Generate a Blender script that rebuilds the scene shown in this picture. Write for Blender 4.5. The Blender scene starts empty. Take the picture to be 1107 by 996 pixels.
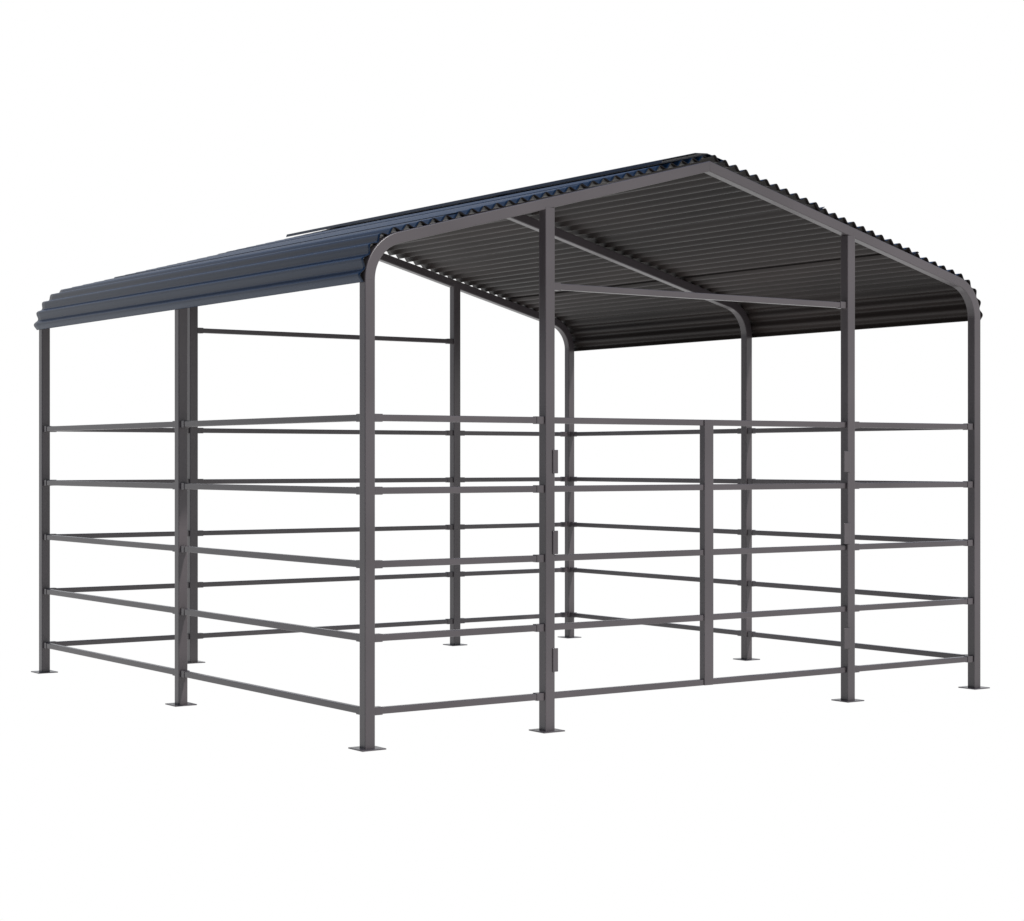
import bpy, bmesh, math
from mathutils import Vector, Matrix
S=bpy.context.scene; C=S.collection
W,D,H=4.0,3.816,1.2904
PW=.0525; RW=.029
YS=[0,D/2,D]
XS=[0,.996,3.0,4.0]
SL=.262; ZE=2.256; ZP=ZE+SL*2
TH=math.atan(SL); TURN=math.pi/2-TH; R=.205; TL=R*math.tan(TURN/2)
RZ=[.168,.495,.825,1.155,1.482]

def metal(name,col,rough,spec=.5,metallic=0.0,var=.12,stretch=(1,1,1)):
    m=bpy.data.materials.new(name); m.use_nodes=True; nt=m.node_tree; b=nt.nodes['Principled BSDF']
    tc=nt.nodes.new('ShaderNodeTexCoord'); mp=nt.nodes.new('ShaderNodeMapping'); mp.inputs['Scale'].default_value=stretch
    nt.links.new(tc.outputs['Object'],mp.inputs['Vector'])
    n=nt.nodes.new('ShaderNodeTexNoise'); n.inputs['Scale'].default_value=1.6; n.inputs['Detail'].default_value=2
    nt.links.new(mp.outputs['Vector'],n.inputs['Vector'])
    r=nt.nodes.new('ShaderNodeValToRGB'); r.color_ramp.elements[0].position=.32; r.color_ramp.elements[1].position=.68
    r.color_ramp.elements[0].color=[c*(1-var) for c in col]+[1]; r.color_ramp.elements[1].color=[c*(1+var) for c in col]+[1]
    nt.links.new(n.outputs['Fac'],r.inputs['Fac']); nt.links.new(r.outputs['Color'],b.inputs['Base Color'])
    mr=nt.nodes.new('ShaderNodeMapRange'); mr.inputs['To Min'].default_value=rough-.06; mr.inputs['To Max'].default_value=rough+.06
    nt.links.new(n.outputs['Fac'],mr.inputs['Value']); nt.links.new(mr.outputs['Result'],b.inputs['Roughness'])
    b.inputs['Specular IOR Level'].default_value=spec; b.inputs['Metallic'].default_value=metallic
    return m
M_FR=metal('graphite_steel',(.054,.046,.050),.30,.60,var=.16)
M_OUT=metal('navy_roof_paint',(.0045,.016,.040),.36,.32,stretch=(1,.2,1))  # navy of the reflected sky put into the outer sheet colour
M_IN=metal('roof_underside_paint',(.0215,.0172,.0162),.40,.18,var=.5,stretch=(1.2,.3,1))  # shade below the roof painted into the base colour, uneven by noise
M_CAP=metal('ridge_paint',(.007,.012,.024),.35,.3)
M_EDGE=metal('sheet_edge_paint',(.005,.005,.007),.5,.15)  # shade painted on the rim: near-black keeps sunlit sheet ends dark

def obj(name,bm,mats,parent=None,bevel=0,smooth=False):
    bmesh.ops.recalc_face_normals(bm,faces=bm.faces[:])
    me=bpy.data.meshes.new(name); bm.to_mesh(me); bm.free()
    for m in (mats if isinstance(mats,(list,tuple)) else [mats]): me.materials.append(m)
    if smooth:
        for p in me.polygons: p.use_smooth=True
    o=bpy.data.objects.new(name,me); C.objects.link(o)
    if parent: o.parent=parent
    if bevel:
        b=o.modifiers.new('bevel','BEVEL'); b.width=bevel; b.segments=2; b.limit_method='ANGLE'; b.angle_limit=math.radians(40)
    return o
def box(bm,c,s):
    bmesh.ops.create_cube(bm,size=1,matrix=Matrix.Translation(c)@Matrix.Diagonal((s[0],s[1],s[2],1)))
def section(h,r=.005,n=3):
    out=[]
    for k,(sx,sy) in enumerate(((1,1),(-1,1),(-1,-1),(1,-1))):
        for i in range(n+1):
            a=math.pi/2*(k+i/n); out.append((sx*(h-r)+r*math.cos(a),sy*(h-r)+r*math.sin(a)))
    return out

root=bpy.data.objects.new('livestock_shelter',None); C.objects.link(root)
root['label']='dark grey tubular steel livestock shelter with corrugated gable roof, railed sides and front gate'
root['category']='shelter'

def sweep(rings):
    bm=bmesh.new(); rs=[[bm.verts.new(p) for p in r] for r in rings]; n=len(rs[0])
    for a,b in zip(rs,rs[1:]):
        for i in range(n): bm.faces.new((a[i],a[(i+1)%n],b[(i+1)%n],b[i]))
    bm.faces.new(rs[0]); bm.faces.new(rs[-1]); return bm
def post(x,y,top,w=PW):
    p=obj('post',sweep([[(x+u,y+v,z) for u,v in section(w/2)] for z in (.006,top)]),M_FR,root)
    bm=bmesh.new(); box(bm,(x,y,.003),(.125,.125,.006)); obj('base_plate',bm,M_FR,p,.0015)
    return p
def rafter(side,y):
    pts=[(0,ZE-TL,-1,0)]; n=22
    for i in range(1,n+1):
        a=TURN*i/n; nx,nz=-math.cos(a),math.sin(a)
        pts.append((R+R*nx,ZE-TL+R*nz,nx,nz))
    pts.append((2-.0004,ZP,0,1/math.cos(TH)))
    rings=[]
    for x,z,nx,nz in pts:
        ring=[(x+nx*u,y+v,z+nz*u) for u,v in section(PW/2)]
        if side: ring=[(W-a,b,c) for a,b,c in ring]
        rings.append(ring)
    return obj('rafter',sweep(rings),M_FR,root)
for y in YS:
    for side in (0,1):
        post(0 if not side else W,y,ZE-TL-.0003); rafter(side,y)
def rz(x): return ZE+SL*min(x,W-x)-PW/2/math.cos(TH)
IW=.056
BX=.986
post(XS[1],0,rz(XS[1])+.004,IW); post(3.0,0,rz(3)+.004,IW)
post(BX,D,rz(BX)+.022,IW); post(3.0,D,rz(3)+.034,IW)

def rail(a,b,z,nm='rail',parent=root,w=RW,h=.030):
    a=Vector((a[0],a[1],z)); b=Vector((b[0],b[1],z)); d=(b-a); d.normalize()
    ax=abs(d.x)>.5
    g=(IW if ax else PW)/2+.0008
    a2=a+d*g; b2=b-d*g; c=(a2+b2)/2; l=(b2-a2).length
    bm=bmesh.new(); box(bm,c,(l,w,h) if ax else (w,l,h))
    r=obj(nm,bm,M_FR,parent,.003)
    for p,s in ((a2,1),(b2,-1)):
        bm=bmesh.new(); q=p+d*s*.021; t=.042
        box(bm,q,(t,w+.006,h+.006) if ax else (w+.006,t,h+.006))
        obj('rail_bracket',bm,M_FR,r,.0015)
    return r
XB=[0,BX,3.0,4.0]
for z in RZ:
    for x in (0,W):
        rail((x,YS[0]),(x,YS[1]),z); rail((x,YS[1]),(x,YS[2]),z)
    for a,b in ((0,1),(2,3)): rail((XS[a],0),(XS[b],0),z)
    for a,b in ((0,1),(1,2),(2,3)): rail((XB[a],D),(XB[b],D),z)
rail((XS[1],0),(3,0),2.122,'header_bar'); rail((BX,D),(3,D),2.122,'header_bar')

gate=bpy.data.objects.new('gate',None); C.objects.link(gate); gate.parent=root
bm=bmesh.new(); box(bm,(2,0,(.153+1.497)/2),(.060,.040,1.344)); obj('gate_stile',bm,M_FR,gate,.003)
for z in RZ:
    for x0,x1 in ((1.0255,1.9695),(2.0305,2.9705)):
        bm=bmesh.new(); box(bm,((x0+x1)/2,0,z),(x1-x0,.028,.030)); obj('gate_rail',bm,M_FR,gate,.003)
for x,s in ((XS[1],1),(3.0,-1)):
    for z in (1.285,.90,.34):
        bm=bmesh.new()
        pw=.030 if s>0 else .048
        box(bm,(x+s*(.012+pw/2),-.0315,z),(pw,.006,.112))
        obj('gate_hinge',bm,M_FR,gate,.002)

AMP=.0108; PITCH=.073; OFF=PW/2+AMP+.003
RO=R+OFF
LA=RO*TURN
slope_len=math.hypot(2,ZP-ZE)-TL + OFF*math.tan(TH)
TOT=LA+slope_len
def P(s):
    if s<0: return (-OFF,ZE-TL+s,-1,0)
    if s<LA:
        a=s/RO; nx,nz=-math.cos(a),math.sin(a); return (R+RO*nx,ZE-TL+RO*nz,nx,nz)
    nx,nz=-math.cos(TURN),math.sin(TURN); x0,z0=R+RO*nx,ZE-TL+RO*nz
    t=s-LA; return (x0+t*math.cos(TH),z0+t*math.sin(TH),nx,nz)
Y0,Y1=-.020,D+.045
def sheet(side,s0,s1,lift,name='roof_sheet'):
    bm=bmesh.new(); n=int((s1-s0)/PITCH*16); rows=[]
    ys=[Y0,0,D/4,D/2,3*D/4,D,Y1]
    for i in range(n+1):
        s=s0+(s1-s0)*i/n; x,z,nx,nz=P(s); o=AMP*math.sin(2*math.pi*s/PITCH)+lift
        x+=nx*o; z+=nz*o
        if side: x=W-x
        rows.append([bm.verts.new((x,y,z)) for y in ys])
    for a,b in zip(rows,rows[1:]):
        for j in range(len(ys)-1):
            f=(a[j],a[j+1],b[j+1],b[j]); bm.faces.new(f if side else f[::-1])
    o=obj(name,bm,[M_OUT,M_IN,M_EDGE],root,smooth=True)
    if sum((p.normal.z for p in o.data.polygons))<0: o.data.flip_normals()
    m=o.modifiers.new('sheet','SOLIDIFY'); m.thickness=.0032; m.offset=-1; m.material_offset=1
    m.material_offset_rim=2
    return o
b0=-.012; q=(TOT-.012-b0)/3
for side in (0,1):
    for k in range(3):
        s0=b0+k*q-(.07 if k else 0); s1=b0+(k+1)*q
        sheet(side,s0,s1,((0,.004,.008) if not side else (0,.009,.018))[k])
bm=bmesh.new(); rr=[]
zt=ZP+(OFF+AMP+.010+.003)/math.cos(TH)
prof=[(-.30,-.074),(-.294,-.058),(-.08,-.005),(0,0),(.03,-.006),(.11,-.0245),(.114,-.036)]
for dx,dz in prof:
    rr.append([bm.verts.new((2+dx,y,zt+dz)) for y in (Y0+.016,D/2,Y1+.02)])
for a,b in zip(rr,rr[1:]):
    for j in range(2): bm.faces.new((a[j],a[j+1],b[j+1],b[j]))
o=obj('ridge_cap',bm,[M_CAP],root)
m=o.modifiers.new('s','SOLIDIFY'); m.thickness=.003; m.offset=0

bm=bmesh.new(); bmesh.ops.create_grid(bm,x_segments=1,y_segments=1,size=400)
gm=bpy.data.materials.new('white_light_table'); gm.use_nodes=True; nt=gm.node_tree; nt.nodes.clear()  # added floor that glows white, so no shadows show on it
e=nt.nodes.new('ShaderNodeEmission'); e.inputs['Color'].default_value=(1,1,1,1); e.inputs['Strength'].default_value=1.0
oo=nt.nodes.new('ShaderNodeOutputMaterial'); nt.links.new(e.outputs[0],oo.inputs[0])
g=obj('ground',bm,gm); g['kind']='structure'; g.location=(0,0,-.001)
w=bpy.data.worlds.new('World'); S.world=w; w.use_nodes=True; nt=w.node_tree; bg=nt.nodes['Background']
tc=nt.nodes.new('ShaderNodeTexCoord'); sp=nt.nodes.new('ShaderNodeSeparateXYZ'); nt.links.new(tc.outputs['Generated'],sp.inputs[0])
r=nt.nodes.new('ShaderNodeValToRGB'); nt.links.new(sp.outputs['Z'],r.inputs['Fac'])
r.color_ramp.elements[0].position=.30; r.color_ramp.elements[0].color=(1,1,1,1)
r.color_ramp.elements[1].position=.55; r.color_ramp.elements[1].color=(.22,.36,.66,1)
dp=nt.nodes.new('ShaderNodeVectorMath'); dp.operation='DOT_PRODUCT'; dp.inputs[1].default_value=(-.94,-.34,0)
nt.links.new(tc.outputs['Generated'],dp.inputs[0])
r2=nt.nodes.new('ShaderNodeValToRGB'); nt.links.new(dp.outputs['Value'],r2.inputs['Fac'])
r2.color_ramp.elements[0].position=.02; r2.color_ramp.elements[0].color=(1,1,1,1)
r2.color_ramp.elements[1].position=.45; r2.color_ramp.elements[1].color=(.12,.15,.21,1)
mx=nt.nodes.new('ShaderNodeMix'); mx.data_type='RGBA'; mx.blend_type='MULTIPLY'; mx.inputs[0].default_value=1
nt.links.new(r.outputs['Color'],mx.inputs[6]); nt.links.new(r2.outputs['Color'],mx.inputs[7])
nt.links.new(mx.outputs[2],bg.inputs['Color']); bg.inputs['Strength'].default_value=1.0
sun=bpy.data.lights.new('sun','SUN'); sun.energy=3.2; sun.angle=math.radians(3); sun.color=(1,.96,.93)
so=bpy.data.objects.new('sun',sun); C.objects.link(so)
so.rotation_euler=Vector((-.12,.8,-.55)).to_track_quat('-Z','Y').to_euler()
cd=bpy.data.cameras.new('camera'); co=bpy.data.objects.new('camera',cd); C.objects.link(co); S.camera=co
cd.sensor_width=36; cd.lens=2079/1107*36; cd.clip_end=2000
co.location=(-3.4335*H,-5.7323*H,H); co.rotation_euler=(math.pi/2,0,-math.atan2(.5768,.8169))
S.view_settings.view_transform='Standard'; S.view_settings.look='None'
